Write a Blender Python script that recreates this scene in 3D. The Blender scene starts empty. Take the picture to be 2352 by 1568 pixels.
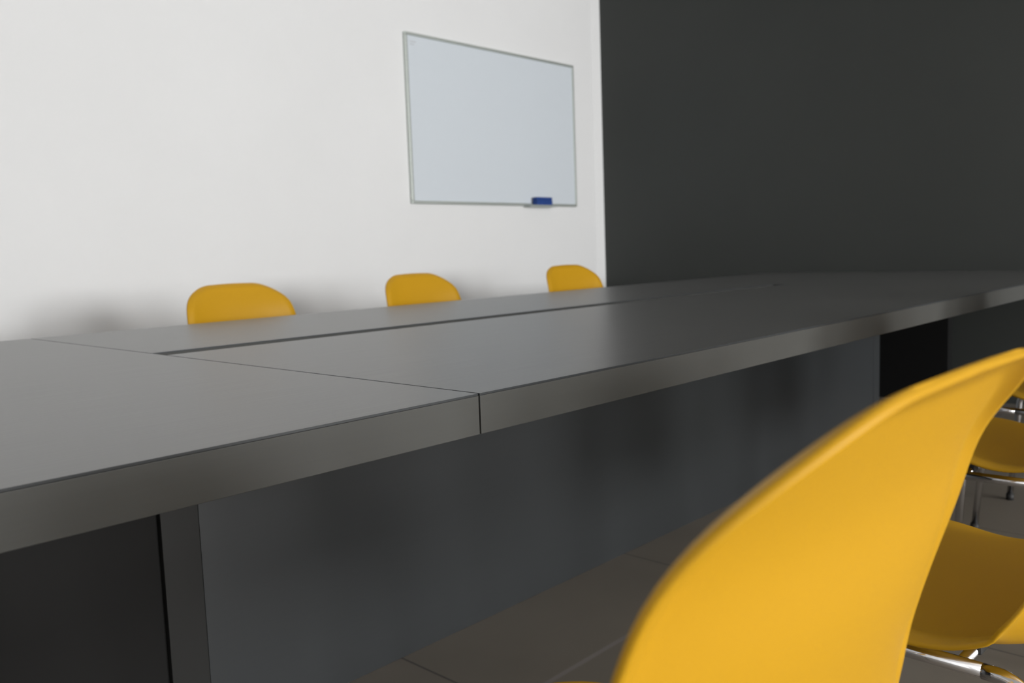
import bpy, bmesh, math, random
import numpy as np
from mathutils import Vector, Matrix

SC = bpy.context.scene
COL = SC.collection

# ------------------------------------------------------------------ camera
FPX, YAW, PITCH, ROLL, CAMH = 1994.5, .8137, -.1033, -.0356, .9521
cd = bpy.data.cameras.new('camera')
cam = bpy.data.objects.new('camera', cd); COL.objects.link(cam)
fw = Vector((math.sin(YAW)*math.cos(PITCH), math.cos(YAW)*math.cos(PITCH), math.sin(PITCH)))
rt = Vector((math.cos(YAW), -math.sin(YAW), 0)); up = rt.cross(fw)
c_, s_ = math.cos(ROLL), math.sin(ROLL)
r2, u2 = c_*rt + s_*up, -s_*rt + c_*up
m = Matrix(((r2.x, u2.x, -fw.x, 0), (r2.y, u2.y, -fw.y, 0), (r2.z, u2.z, -fw.z, CAMH), (0, 0, 0, 1)))
cam.matrix_world = m
cd.sensor_fit = 'HORIZONTAL'; cd.sensor_width = 22.3
cd.lens = FPX/2352*22.3
cd.clip_start = .02
cd.dof.use_dof = True
cd.dof.focus_distance = 1.22
cd.dof.aperture_fstop = 3.5
cd.dof.aperture_blades = 6
SC.camera = cam

# ------------------------------------------------------------------ world, light, exposure
SC.view_settings.view_transform = 'Standard'
SC.view_settings.look = 'None'
SC.view_settings.gamma = 1
SC.view_settings.use_curve_mapping = False
SC.view_settings.exposure = 0.0
SC.cycles.max_bounces = 10
SC.cycles.diffuse_bounces = 6
w = bpy.data.worlds.new('sky'); SC.world = w; w.use_nodes = True
w.node_tree.nodes['Background'].inputs[0].default_value = (.78, .86, 1, 1)
w.node_tree.nodes['Background'].inputs[1].default_value = 1.0

RX0, RX1, RY0, RY1, RH = -4.0, 5.42, -8.6, 4.1, 3.2      # the room

def daylight(name, loc, size, power, direction, color=(1, .995, .985)):
    l = bpy.data.lights.new(name, 'AREA'); l.shape = 'RECTANGLE'
    l.size, l.size_y = size; l.energy = power; l.color = color
    o = bpy.data.objects.new(name, l); COL.objects.link(o)
    o.location = loc
    o.rotation_euler = Vector(direction).to_track_quat('-Z', 'Y').to_euler()
    return o
# window openings: (centre x, width) in the rear wall, sill .85, head 2.75 ; leftmost one unseen, added to soften the wall shadows
REARWIN = [(-1.6, 2.1), (1.2, 2.1), (4.0, 2.1)]
SILL, HEAD = .8, 2.75
POW = [180, 290, 490]
for (cx, ww), pw in zip(REARWIN, POW):
    daylight('window_daylight', (cx, RY0-.03, (SILL+HEAD)/2), (ww-.12, HEAD-SILL-.12), pw, (0, 1, 0))

# ------------------------------------------------------------------ helpers
def tag(o, label=None, cat=None, group=None, kind=None):
    if label: o['label'] = label
    if cat: o['category'] = cat
    if group: o['group'] = group
    if kind: o['kind'] = kind
    return o
def link(name, bm, mats, parent=None, smooth=False):
    me = bpy.data.meshes.new(name); bm.normal_update(); bm.to_mesh(me); bm.free()
    for mt in (mats if isinstance(mats, (list, tuple)) else [mats]): me.materials.append(mt)
    if smooth:
        for p in me.polygons: p.use_smooth = True
    o = bpy.data.objects.new(name, me); COL.objects.link(o)
    if parent: o.parent = parent
    return o
def empty(name, loc, rz=0):
    o = bpy.data.objects.new(name, None); COL.objects.link(o); o.location = loc
    o.rotation_euler = (0, 0, rz); o.empty_display_size = .1
    return o
def box(bm, x0, x1, y0, y1, z0, z1, bev=0, mi=0):
    r = bmesh.ops.create_cube(bm, size=1)
    for v in r['verts']:
        v.co = Vector((x0+(v.co.x+.5)*(x1-x0), y0+(v.co.y+.5)*(y1-y0), z0+(v.co.z+.5)*(z1-z0)))
    fs = set(f for v in r['verts'] for f in v.link_faces)
    for f in fs: f.material_index = mi
    if bev:
        es = list(set(e for v in r['verts'] for e in v.link_edges))
        bmesh.ops.bevel(bm, geom=es, offset=bev, segments=2, affect='EDGES', profile=.5)
    return bm
def tube(bm, pts, r, seg=16):
    pts = [Vector(p) for p in pts]; rings = []
    t = (pts[1]-pts[0]).normalized(); n = t.orthogonal().normalized()
    for i, p in enumerate(pts):
        if 0 < i < len(pts)-1: t = ((pts[i+1]-p).normalized()+(p-pts[i-1]).normalized()).normalized()
        elif i: t = (p-pts[i-1]).normalized()
        n = (n-t*n.dot(t)).normalized(); b = t.cross(n)
        rings.append([bm.verts.new(p+r*(math.cos(a)*n+math.sin(a)*b)) for a in (2*math.pi*k/seg for k in range(seg))])
    for A, B in zip(rings, rings[1:]):
        for k in range(seg): bm.faces.new((A[k], A[(k+1) % seg], B[(k+1) % seg], B[k]))
    bm.faces.new(rings[0][::-1]); bm.faces.new(rings[-1])
    bmesh.ops.recalc_face_normals(bm, faces=bm.faces[:])
    return bm
def fillet(pts, r, n=8):
    pts = [Vector(p) for p in pts]; out = [pts[0]]
    for a, b, c in zip(pts, pts[1:], pts[2:]):
        u = (a-b).normalized(); v = (c-b).normalized(); ang = u.angle(v)
        d = r/math.tan(ang/2); p, q = b+u*d, b+v*d
        ctr = b+(u+v).normalized()*(r/math.sin(ang/2))
        A, B = p-ctr, q-ctr; th = A.angle(B)
        for k in range(n+1):
            s = k/n; out.append(ctr+(A*math.sin((1-s)*th)+B*math.sin(s*th))/math.sin(th))
    out.append(pts[-1]); return out

# ------------------------------------------------------------------ materials
def mat(name, color, rough=.5, metal=0, spec=.5, noise=None, bump=None, rnoise=0, coat=0, ior=1.5):
    """noise: (scale vector, amount, detail) multiplies the base colour; bump: (scale, strength)"""
    mt = bpy.data.materials.new(name); mt.use_nodes = True
    N, L = mt.node_tree.nodes, mt.node_tree.links
    b = N['Principled BSDF']
    b.inputs['Base Color'].default_value = (*color, 1)
    b.inputs['Roughness'].default_value = rough; b.inputs['Metallic'].default_value = metal
    b.inputs['Specular IOR Level'].default_value = spec
    b.inputs['IOR'].default_value = ior
    if coat: b.inputs['Coat Weight'].default_value = coat
    tc = N.new('ShaderNodeTexCoord')
    if noise:
        mp = N.new('ShaderNodeMapping'); mp.inputs['Scale'].default_value = noise[0]
        nt = N.new('ShaderNodeTexNoise'); nt.inputs['Scale'].default_value = 1; nt.inputs['Detail'].default_value = noise[2]
        mr = N.new('ShaderNodeMapRange'); mr.inputs['From Min'].default_value = .3; mr.inputs['From Max'].default_value = .7
        mr.inputs['To Min'].default_value = 1-noise[1]; mr.inputs['To Max'].default_value = 1+noise[1]
        vm = N.new('ShaderNodeVectorMath'); vm.operation = 'SCALE'; vm.inputs[0].default_value = color
        L.new(tc.outputs['Object'], mp.inputs[0]); L.new(mp.outputs[0], nt.inputs['Vector'])
        L.new(nt.outputs['Fac'], mr.inputs['Value']); L.new(mr.outputs[0], vm.inputs['Scale'])
        L.new(vm.outputs[0], b.inputs['Base Color'])
        if rnoise:
            m2 = N.new('ShaderNodeMapRange'); m2.inputs['From Min'].default_value = .3; m2.inputs['From Max'].default_value = .7
            m2.inputs['To Min'].default_value = rough-rnoise; m2.inputs['To Max'].default_value = rough+rnoise
            L.new(nt.outputs['Fac'], m2.inputs['Value']); L.new(m2.outputs[0], b.inputs['Roughness'])
    if bump:
        nb = N.new('ShaderNodeTexNoise'); nb.inputs['Scale'].default_value = bump[0]; nb.inputs['Detail'].default_value = 4
        bp = N.new('ShaderNodeBump'); bp.inputs['Strength'].default_value = bump[1]; bp.inputs['Distance'].default_value = .002
        L.new(tc.outputs['Object'], nb.inputs['Vector']); L.new(nb.outputs['Fac'], bp.inputs['Height'])
        L.new(bp.outputs[0], b.inputs['Normal'])
    return mt
M_WHITE = mat('white_wall_paint', (.79, .795, .80), .75, noise=((1.5, 1.5, 1.5), .012, 3), bump=(180, .08), spec=.3)
M_TRIM = mat('bright_white_paint', (.86, .865, .87), .6)
M_CEIL = mat('ceiling_paint', (.80, .80, .80), .8, spec=.2)
M_DARK = mat('charcoal_wall_paint', (.040, .044, .041), .62, noise=((.9, .9, .9), .06, 4), bump=(180, .08), spec=.35)
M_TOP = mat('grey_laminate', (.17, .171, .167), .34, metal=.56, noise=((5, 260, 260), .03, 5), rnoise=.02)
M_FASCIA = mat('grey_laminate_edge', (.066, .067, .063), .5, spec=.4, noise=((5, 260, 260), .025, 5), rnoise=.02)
M_LIP = mat('dark_sheet_edge', (.035, .04, .044), .4)
M_PANEL = mat('charcoal_laminate_panel', (.031, .034, .036), .34, noise=((5, 5, 200), .025, 4))
M_SHADE_BROWN = mat('shade_brown', (.0062, .006, .0056), .6, spec=.22)  # near-black brown standing in for shade under the left table end
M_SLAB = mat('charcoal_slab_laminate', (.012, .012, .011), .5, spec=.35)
M_SHADE = mat('shade_black', (.006, .006, .006), .7, spec=.2)  # black colour standing in for deep shade under the tabletop
M_YELLOW = mat('yellow_plastic', (.55, .294, .0115), .45, bump=(900, .05), spec=.25)
M_CHROME = mat('chrome', (.72, .72, .74), .12, metal=1)
M_BLACK = mat('black_rubber', (.02, .02, .02), .6)
M_ALU = mat('brushed_aluminium', (.56, .60, .57), .5, metal=.7, noise=((4, 90, 90), .05, 3))
M_BOARD = mat('whiteboard_enamel', (.66, .71, .76), .28, spec=.4)
M_BLUE = mat('blue_felt', (.012, .050, .23), .8)
M_GREYINK = mat('grey_print', (.52, .54, .57), .5)
M_FRAME = mat('white_window_frame', (.75, .75, .74), .4)
M_SKIRT = mat('white_skirting', (.74, .74, .73), .5)

def floor_mat():
    mt = bpy.data.materials.new('grey_floor_tiles'); mt.use_nodes = True
    N, L = mt.node_tree.nodes, mt.node_tree.links; b = N['Principled BSDF']
    tc = N.new('ShaderNodeTexCoord'); sp = N.new('ShaderNodeSeparateXYZ'); L.new(tc.outputs['Object'], sp.inputs[0])
    def joint(out, off, size, wd):
        a = N.new('ShaderNodeMath'); a.operation = 'SUBTRACT'; a.inputs[1].default_value = off; L.new(out, a.inputs[0])
        p = N.new('ShaderNodeMath'); p.operation = 'PINGPONG'; p.inputs[1].default_value = size/2; L.new(a.outputs[0], p.inputs[0])
        c = N.new('ShaderNodeMapRange'); c.inputs['From Min'].default_value = wd*.5; c.inputs['From Max'].default_value = wd
        c.inputs['To Min'].default_value = 1; c.inputs['To Max'].default_value = 0; L.new(p.outputs[0], c.inputs['Value'])
        return c.outputs[0]
    jx = joint(sp.outputs['X'], 1.24, .9, .004); jy = joint(sp.outputs['Y'], 1.223, .9, .009)
    nt = N.new('ShaderNodeTexNoise'); nt.inputs['Scale'].default_value = 3.5; nt.inputs['Detail'].default_value = 7
    L.new(tc.outputs['Object'], nt.inputs['Vector'])
    cr = N.new('ShaderNodeMix'); cr.data_type = 'RGBA'
    cr.inputs[6].default_value = (.170, .150, .124, 1); cr.inputs[7].default_value = (.215, .190, .160, 1)
    L.new(nt.outputs['Fac'], cr.inputs[0])
    m1 = N.new('ShaderNodeMix'); m1.data_type = 'RGBA'; m1.inputs[7].default_value = (.10, .088, .08, 1)
    L.new(jx, m1.inputs[0]); L.new(cr.outputs[2], m1.inputs[6])
    m2 = N.new('ShaderNodeMix'); m2.data_type = 'RGBA'; m2.inputs[7].default_value = (.24, .215, .20, 1)
    L.new(jy, m2.inputs[0]); L.new(m1.outputs[2], m2.inputs[6])
    L.new(m2.outputs[2], b.inputs['Base Color'])
    b.inputs['Roughness'].default_value = .42
    return mt
M_FLOOR = floor_mat()

# ------------------------------------------------------------------ the room
def struct(name, bm, mt): return tag(link(name, bm, mt), kind='structure')
T = .15
struct('floor', box(bmesh.new(), RX0-T, RX1+T, RY0-T, RY1+T, -.1, 0), M_FLOOR)
struct('ceiling', box(bmesh.new(), RX0-T, RX1+T, RY0-T, RY1+T, RH, RH+.1), M_CEIL)
tag(struct('wall_left', box(bmesh.new(), RX0-T, RX1+T, RY1, RY1+T, 0, RH), M_WHITE), 'white painted wall carrying the whiteboard')
tag(struct('wall_front', box(bmesh.new(), RX1, RX1+T, RY0-T, RY1, 0, RH), M_DARK), 'charcoal painted end wall')
struct('wall_back', box(bmesh.new(), RX0-T, RX0, RY0-T, RY1, 0, RH), M_WHITE)
# white painted return of the left wall, a narrow vertical strip in the corner
tag(struct('trim_1', box(bmesh.new(), RX1-.105, RX1, RY1-.004, RY1, 0, RH), M_TRIM), 'narrow white strip in the corner beside the charcoal wall')
# wall with the windows, behind the camera
bm = bmesh.new(); edges = [RX0]
for cx, ww in REARWIN: edges += [cx-ww/2, cx+ww/2]
edges.append(RX1)
for i in range(0, len(edges), 2): box(bm, edges[i], edges[i+1], RY0-T, RY0, 0, RH)
for cx, ww in REARWIN:
    box(bm, cx-ww/2, cx+ww/2, RY0-T, RY0, 0, SILL); box(bm, cx-ww/2, cx+ww/2, RY0-T, RY0, HEAD, RH)
struct('wall_right', bm, M_WHITE)
for i, (cx, ww) in enumerate(REARWIN):
    bm = bmesh.new(); a, b = cx-ww/2, cx+ww/2; f = .05
    for r in ((a, a+f, SILL, HEAD), (b-f, b, SILL, HEAD), (a+f, b-f, SILL, SILL+f), (a+f, b-f, HEAD-f, HEAD), (cx-.03, cx+.03, SILL+f, HEAD-f)):
        box(bm, r[0], r[1], RY0-.13, RY0-.07, r[2], r[3])
    struct('window_%d' % (i+1), bm, M_FRAME)

# ------------------------------------------------------------------ conference table
TX0, SX1, SX2, TX1 = -.57, .867, 3.92, 5.37
TY0, TG0, TG1, TY1 = .888, 1.878, 1.955, 2.744
TZ, TT, SH = .75, .06, .0035
table = empty('conference_table', ((TX0+TX1)/2, (TY0+TY1)/2, 0))
tag(table, 'long grey laminate conference table with sectioned top on closed pedestals', 'table')
off = Vector(table.location)
def tpart(name, bm, mt, parent=None):
    bmesh.ops.translate(bm, verts=bm.verts[:], vec=-off)
    return link(name, bm, mt, parent or table)
G = .0015
for (x0, x1, y0, y1) in ((TX0, SX1-G, TY0, TY1), (SX1+G, SX2-G, TY0, TG0), (SX1+G, SX2-G, TG1, TY1), (SX2+G, TX1, TY0, TY1)):
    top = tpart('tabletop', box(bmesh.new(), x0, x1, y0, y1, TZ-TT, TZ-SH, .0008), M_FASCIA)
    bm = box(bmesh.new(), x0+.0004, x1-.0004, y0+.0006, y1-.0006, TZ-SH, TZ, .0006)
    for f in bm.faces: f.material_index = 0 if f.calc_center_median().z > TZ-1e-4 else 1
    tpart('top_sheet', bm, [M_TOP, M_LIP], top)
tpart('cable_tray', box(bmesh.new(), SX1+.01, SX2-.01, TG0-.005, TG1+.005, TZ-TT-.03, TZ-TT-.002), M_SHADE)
PY0, PY1 = 1.567, 2.065
bm = box(bmesh.new(), .764, 4.165, PY0+.002, PY0+.022, 0, TZ-TT, .0008); tpart('modesty_panel', bm, M_PANEL)
bm = box(bmesh.new(), .764, 4.165, PY1-.022, PY1-.002, 0, TZ-TT, .0008); tpart('modesty_panel', bm, M_PANEL)
tpart('shade_board', box(bmesh.new(), -.399, .687, PY0+.012, PY0+.032, 0, TZ-TT), M_SHADE_BROWN)  # added board, its dark colour imitates shade under the left end
tpart('shade_board', box(bmesh.new(), 4.24, 5.268, PY0+.40, PY0+.42, 0, TZ-TT), M_SHADE)  # added black board in place of deep shade under the right end
for x0, x1, mt in ((.688, .763, M_SLAB), (4.166, 4.238, M_PANEL), (5.27, 5.34, M_SHADE), (-.47, -.40, M_PANEL)):  # last slab is out of view, added to block light from the left
    tpart('slab_leg', box(bmesh.new(), x0, x1, PY0, TY1-.07, 0, TZ-TT, .0012), mt)  # the black slab has under-table shade put into its colour

# ------------------------------------------------------------------ whiteboard
WX0, WX1, WZ0, WZ1, WY = 3.481, 5.069, 1.2626, 2.2788, RY1
wb = empty('whiteboard', ((WX0+WX1)/2, WY, (WZ0+WZ1)/2))
tag(wb, 'framed whiteboard on the white wall above the far chairs', 'whiteboard')
def wpart(name, bm, mt, parent=None):
    bmesh.ops.translate(bm, verts=bm.verts[:], vec=-Vector(wb.location)); return link(name, bm, mt, parent or wb)
wpart('board_panel', box(bmesh.new(), WX0+.006, WX1-.006, WY-.016, WY-.002, WZ0+.006, WZ1-.006), M_BOARD)
bm = bmesh.new(); f = .018; d = .024
box(bm, WX0, WX1, WY-d, WY-.001, WZ1-f, WZ1, .003); box(bm, WX0, WX1, WY-d, WY-.001, WZ0, WZ0+f, .003)
box(bm, WX0, WX0+f, WY-d, WY-.001, WZ0+f, WZ1-f, .003); box(bm, WX1-f, WX1, WY-d, WY-.001, WZ0+f, WZ1-f, .003)
wpart('frame', bm, M_ALU)
bm = bmesh.new()
for k, wd in enumerate((.05, .035)):
    box(bm, WX0+.04, WX0+.04+wd, WY-.0166, WY-.0160, WZ1-.055-k*.016, WZ1-.049-k*.016)
wpart('printed_mark', bm, M_GREYINK)
tr = empty('pen_tray', (4.6375, WY-.051, WZ0-.008))
tag(tr, 'small metal pen tray under the whiteboard bottom edge, holding the blue eraser', 'tray')
link('shelf', box(bmesh.new(), -.1375, .1375, -.027, .051, 0, .004, .0015), M_ALU, tr)
link('front_lip', box(bmesh.new(), -.1375, .1375, -.031, -.027, 0, .012, .001), M_ALU, tr)
er = empty('board_eraser', (4.648, WY-.052, WZ0-.004))
tag(er, 'blue board eraser on the small tray at the whiteboard bottom edge', 'eraser')
link('felt_block', box(bmesh.new(), -.082, .082, -.022, .022, 0, .042, .004), M_BLUE, er)
link('grip', box(bmesh.new(), -.082, .082, -.020, .020, .042, .062, .004), M_BLUE, er)

# ------------------------------------------------------------------ chairs
def interp(xs, ys, x):
    xs = np.array(xs, float); ys = np.array(ys, float); h = np.diff(xs); d = np.diff(ys)/h
    m = np.zeros_like(xs); m[0] = d[0]; m[-1] = d[-1]
    for i in range(1, len(xs)-1):
        m[i] = 0 if d[i-1]*d[i] <= 0 else 2*d[i-1]*d[i]/(d[i-1]+d[i])
    x = np.clip(x, xs[0], xs[-1]); i = np.clip(np.searchsorted(xs, x)-1, 0, len(h)-1); t = (x-xs[i])/h[i]
    return (2*t**3-3*t**2+1)*ys[i]+(t**3-2*t**2+t)*h[i]*m[i]+(-2*t**3+3*t**2)*ys[i+1]+(t**3-t**2)*h[i]*m[i+1]
def catmull(P, n=24):
    P = np.array(P, float); P = np.vstack([2*P[0]-P[1], P, 2*P[-1]-P[-2]]); out = []
    for i in range(1, len(P)-2):
        for t in np.linspace(0, 1, n, endpoint=False):
            a, b, c, d = P[i-1], P[i], P[i+1], P[i+2]
            out.append(.5*((2*b)+(-a+c)*t+(2*a-5*b+4*c-d)*t*t+(-a+3*b-3*c+d)*t**3))
    out.append(P[-2]); return np.array(out)
S = dict(f5=-.2346, f6=-.2242, f75=-.251, f80=-.2658, ftop=-.304, w45=.2554, w55=.2361, w65=.2332, w75=.2346, w80=.200,
         e0=.005, e44=.0209, e47=.073, e55=.0875, e65=.0471, e75=.0392, e86=.0053, rt=.113, crown=.0027, ztop=.8859, fl=.0114,
         ff=.234, zf=.4629, zm=.4276, zr=.4146, wf=.2325, rf=.2116)
def shell_grid(NU=49, NV=96):
    """seat and back in one skin: rows run from the front lip to the top of the back"""
    prof = [(S['ff'], S['zf']-.019), (S['ff']-.02, S['zf']), (.14, S['zf']+.006), (0, S['zm']), (-.10, S['zr']), (-.168, S['zr']+.018), (S['f5'], .51), (S['f6'], .60),
            (S['f75'], .72), (S['f80'], .80), (S['ftop'], S['ztop'])]
    C = catmull(prof); seg = np.r_[0, np.cumsum(np.hypot(*np.diff(C, axis=0).T))]; L = seg[-1]
    at = lambda s: np.array([np.interp(s, seg, C[:, 0]), np.interp(s, seg, C[:, 1])])
    ks = np.array([seg[i*24] for i in range(len(prof))]); sl = np.linspace(0, L, 200)
    wk = interp([0, ks[2], ks[4], ks[5], ks[6], ks[7], (ks[7]+ks[8])/2, ks[8], L],
                [S['wf']-.013, S['wf'], S['w45'], S['w45'], S['w55'], S['w65'], (S['w65']+S['w75'])/2, S['w75'], S['w80']], sl)
    ek = interp([0, ks[2], ks[3], ks[5], ks[6], ks[7], ks[8], L],
                [S['e0']-.02, S['e0'], S['e44'], S['e47'], S['e55'], S['e65'], S['e75'], S['e86']], sl)
    rf, rt_ = S['rf'], S['rt']; out = np.zeros((NV, NU, 3)); nrm = np.zeros((NV, NU, 3))
    FW = .026
    def surf(x, s, W, u):
        ss = s-S['crown']*u*u*max(0, (s/L-.7)/.3)**2+.012*u*u*max(0, (.3-s/L)/.3)**2
        p = at(ss); t = at(min(ss+.004, L))-at(max(ss-.004, 0)); t /= np.hypot(*t); n = (t[1], -t[0])
        e = np.interp(ss, sl, ek); lift = e*(min(abs(x)/W, 1.1))**2.4
        ax = abs(x); dd = W-ax
        for r, q in ((rf, s), (rt_, L-s)):                   # distance to the rounded outline
            if q < r: dd = min(dd, r-math.hypot(ax-(W-r), r-q) if ax > W-r else q)
        lift -= S['fl']*(1-min(max(dd, 0)/FW, 1))**1.6
        return np.array((x, p[0]+n[0]*lift, p[1]+n[1]*lift))
    us = np.sin(np.linspace(-1, 1, NU)*np.pi/2*.92)/np.sin(np.pi/2*.92)
    for i in range(NV):
        a = .5-.5*np.cos(np.pi*i/(NV-1)); s = a*L; w0 = np.interp(s, sl, wk); w_ = w0
        if s < rf: w_ = w_-rf+np.sqrt(max(rf*rf-(rf-s)**2, 0))
        if L-s < rt_: w_ = w_-rt_+np.sqrt(max(rt_*rt_-(rt_-(L-s))**2, 0))
        for j, u in enumerate(us):
            x = u*w_
            P0 = surf(x, s, w0, u)
            h = .0015
            px = (surf(x+h, s, w0, u)-surf(x-h, s, w0, u)); ps = surf(x, s+h, w0, u)-surf(x, s-h, w0, u)
            v = np.cross(px, ps); out[i, j] = P0; nrm[i, j] = -v/np.linalg.norm(v)
    return out, nrm
def shell_mesh():
    Gd, n = shell_grid(); NV, NU, _ = Gd.shape              # n points towards the sitter
    bm = bmesh.new(); th = .0065
    # rounded rim: inner skin, outer skin and a bead between them
    A = [[bm.verts.new(Gd[i, j]) for j in range(NU)] for i in range(NV)]
    B = [[bm.verts.new(Gd[i, j]-n[i, j]*th) for j in range(NU)] for i in range(NV)]
    for i in range(NV-1):
        for j in range(NU-1):
            bm.faces.new((A[i][j], A[i][j+1], A[i+1][j+1], A[i+1][j]))
            bm.faces.new((B[i][j], B[i+1][j], B[i+1][j+1], B[i][j+1]))
    rim = [(0, j) for j in range(NU)]+[(i, NU-1) for i in range(1, NV)]+[(NV-1, j) for j in range(NU-2, -1, -1)]+[(i, 0) for i in range(NV-2, 0, -1)]
    ctr = lambda i, j: Gd[min(max(i, 2), NV-3), min(max(j, 2), NU-3)]
    mid = []
    for (i, j) in rim:
        o = Gd[i, j]-ctr(i, j); o = o/(np.linalg.norm(o)+1e-9)
        mid.append(bm.verts.new(Gd[i, j]-n[i, j]*th/2+o*.0028))
    for k in range(len(rim)):
        (a, b), (c, d) = rim[k], rim[(k+1) % len(rim)]; m0, m1 = mid[k], mid[(k+1) % len(rim)]
        bm.faces.new((A[c][d], A[a][b], m0, m1)); bm.faces.new((m1, m0, B[a][b], B[c][d]))
    bmesh.ops.recalc_face_normals(bm, faces=bm.faces[:])
    return bm
def make_chair():
    root = empty('shell_chair', (0, 0, 0))
    link('seat_shell', shell_mesh(), M_YELLOW, root, True)
    r = .0105; zt = .398
    for sx in (-1, 1):
        x = sx*.195
        link('side_rail', tube(bmesh.new(), [(x, .10, zt), (x, -.10, zt)], r), M_CHROME, root, True)
        for sy, yf, yt in ((1, .205, .155), (-1, -.215, -.135)):
            pts = fillet([(x+sx*.018, yf, .012), (x+sx*.002, yt+sy*.02, zt), (x, sy*.10, zt)], .045, 10)
            leg = link('leg', tube(bmesh.new(), pts, r), M_CHROME, root, True)
            foot = tube(bmesh.new(), [(x+sx*.018, yf, 0), (x+sx*.0175, yf-sy*.001, .022)], .013)
            link('foot_cap', foot, M_BLACK, leg, True)
    for y in (.072, -.072):
        link('cross_bar', tube(bmesh.new(), [(-.190, y, zt-.001), (.190, y, zt-.001)], .008), M_CHROME, root, True)
    for sx in (-1, 1):
        for y in (.09, -.09):
            bm = bmesh.new(); box(bm, sx*.13-.016, sx*.13+.016, y*.8-.012, y*.8+.012, zt-.004, .419, .003)
            link('seat_mount', bm, M_BLACK, root)
    return root
def copy_tree(o, parent=None):
    c = o.copy(); COL.objects.link(c)
    if parent: c.parent = parent; c.matrix_parent_inverse = o.matrix_parent_inverse.copy()
    for ch in list(o.children): copy_tree(ch, c)
    return c
PI = math.pi
CH = [
 (.5364, .4567, -.0227, 'yellow shell chair closest to the camera, seen from behind at lower right', 'near'),
 (1.370, .395, -.03, 'yellow shell chair just behind the big foreground backrest, its shaded seat at the right edge', 'near'),
 (2.344, .530, .0, 'yellow shell chair whose shaded seat shows between the other two on the right edge', 'near'),
 (3.220, .600, 0.0, 'yellow shell chair farthest along the near side, a sliver at the right edge', 'near'),
 (1.7168, 2.766, PI+.07, 'yellow chair beyond the table, leftmost of the three by the white wall', 'far'),
 (2.628, 2.766, PI+.07, 'yellow chair beyond the table, middle of the three, left below the whiteboard', 'far'),
 (3.7073, 2.766, PI+.003, 'yellow chair beyond the table, rightmost of the three, next to the charcoal wall', 'far'),
]
proto = make_chair()
for i, (x, y, rz, lab, side) in enumerate(CH):
    o = proto if i == 0 else copy_tree(proto)
    o.location = (x, y, 0); o.rotation_euler = (0, 0, rz)
    if side == 'far': o.scale = (1, 1, .985)
    tag(o, lab, 'chair', 'yellow chairs along the near side of the table' if side == 'near' else 'yellow chairs along the far side of the table')
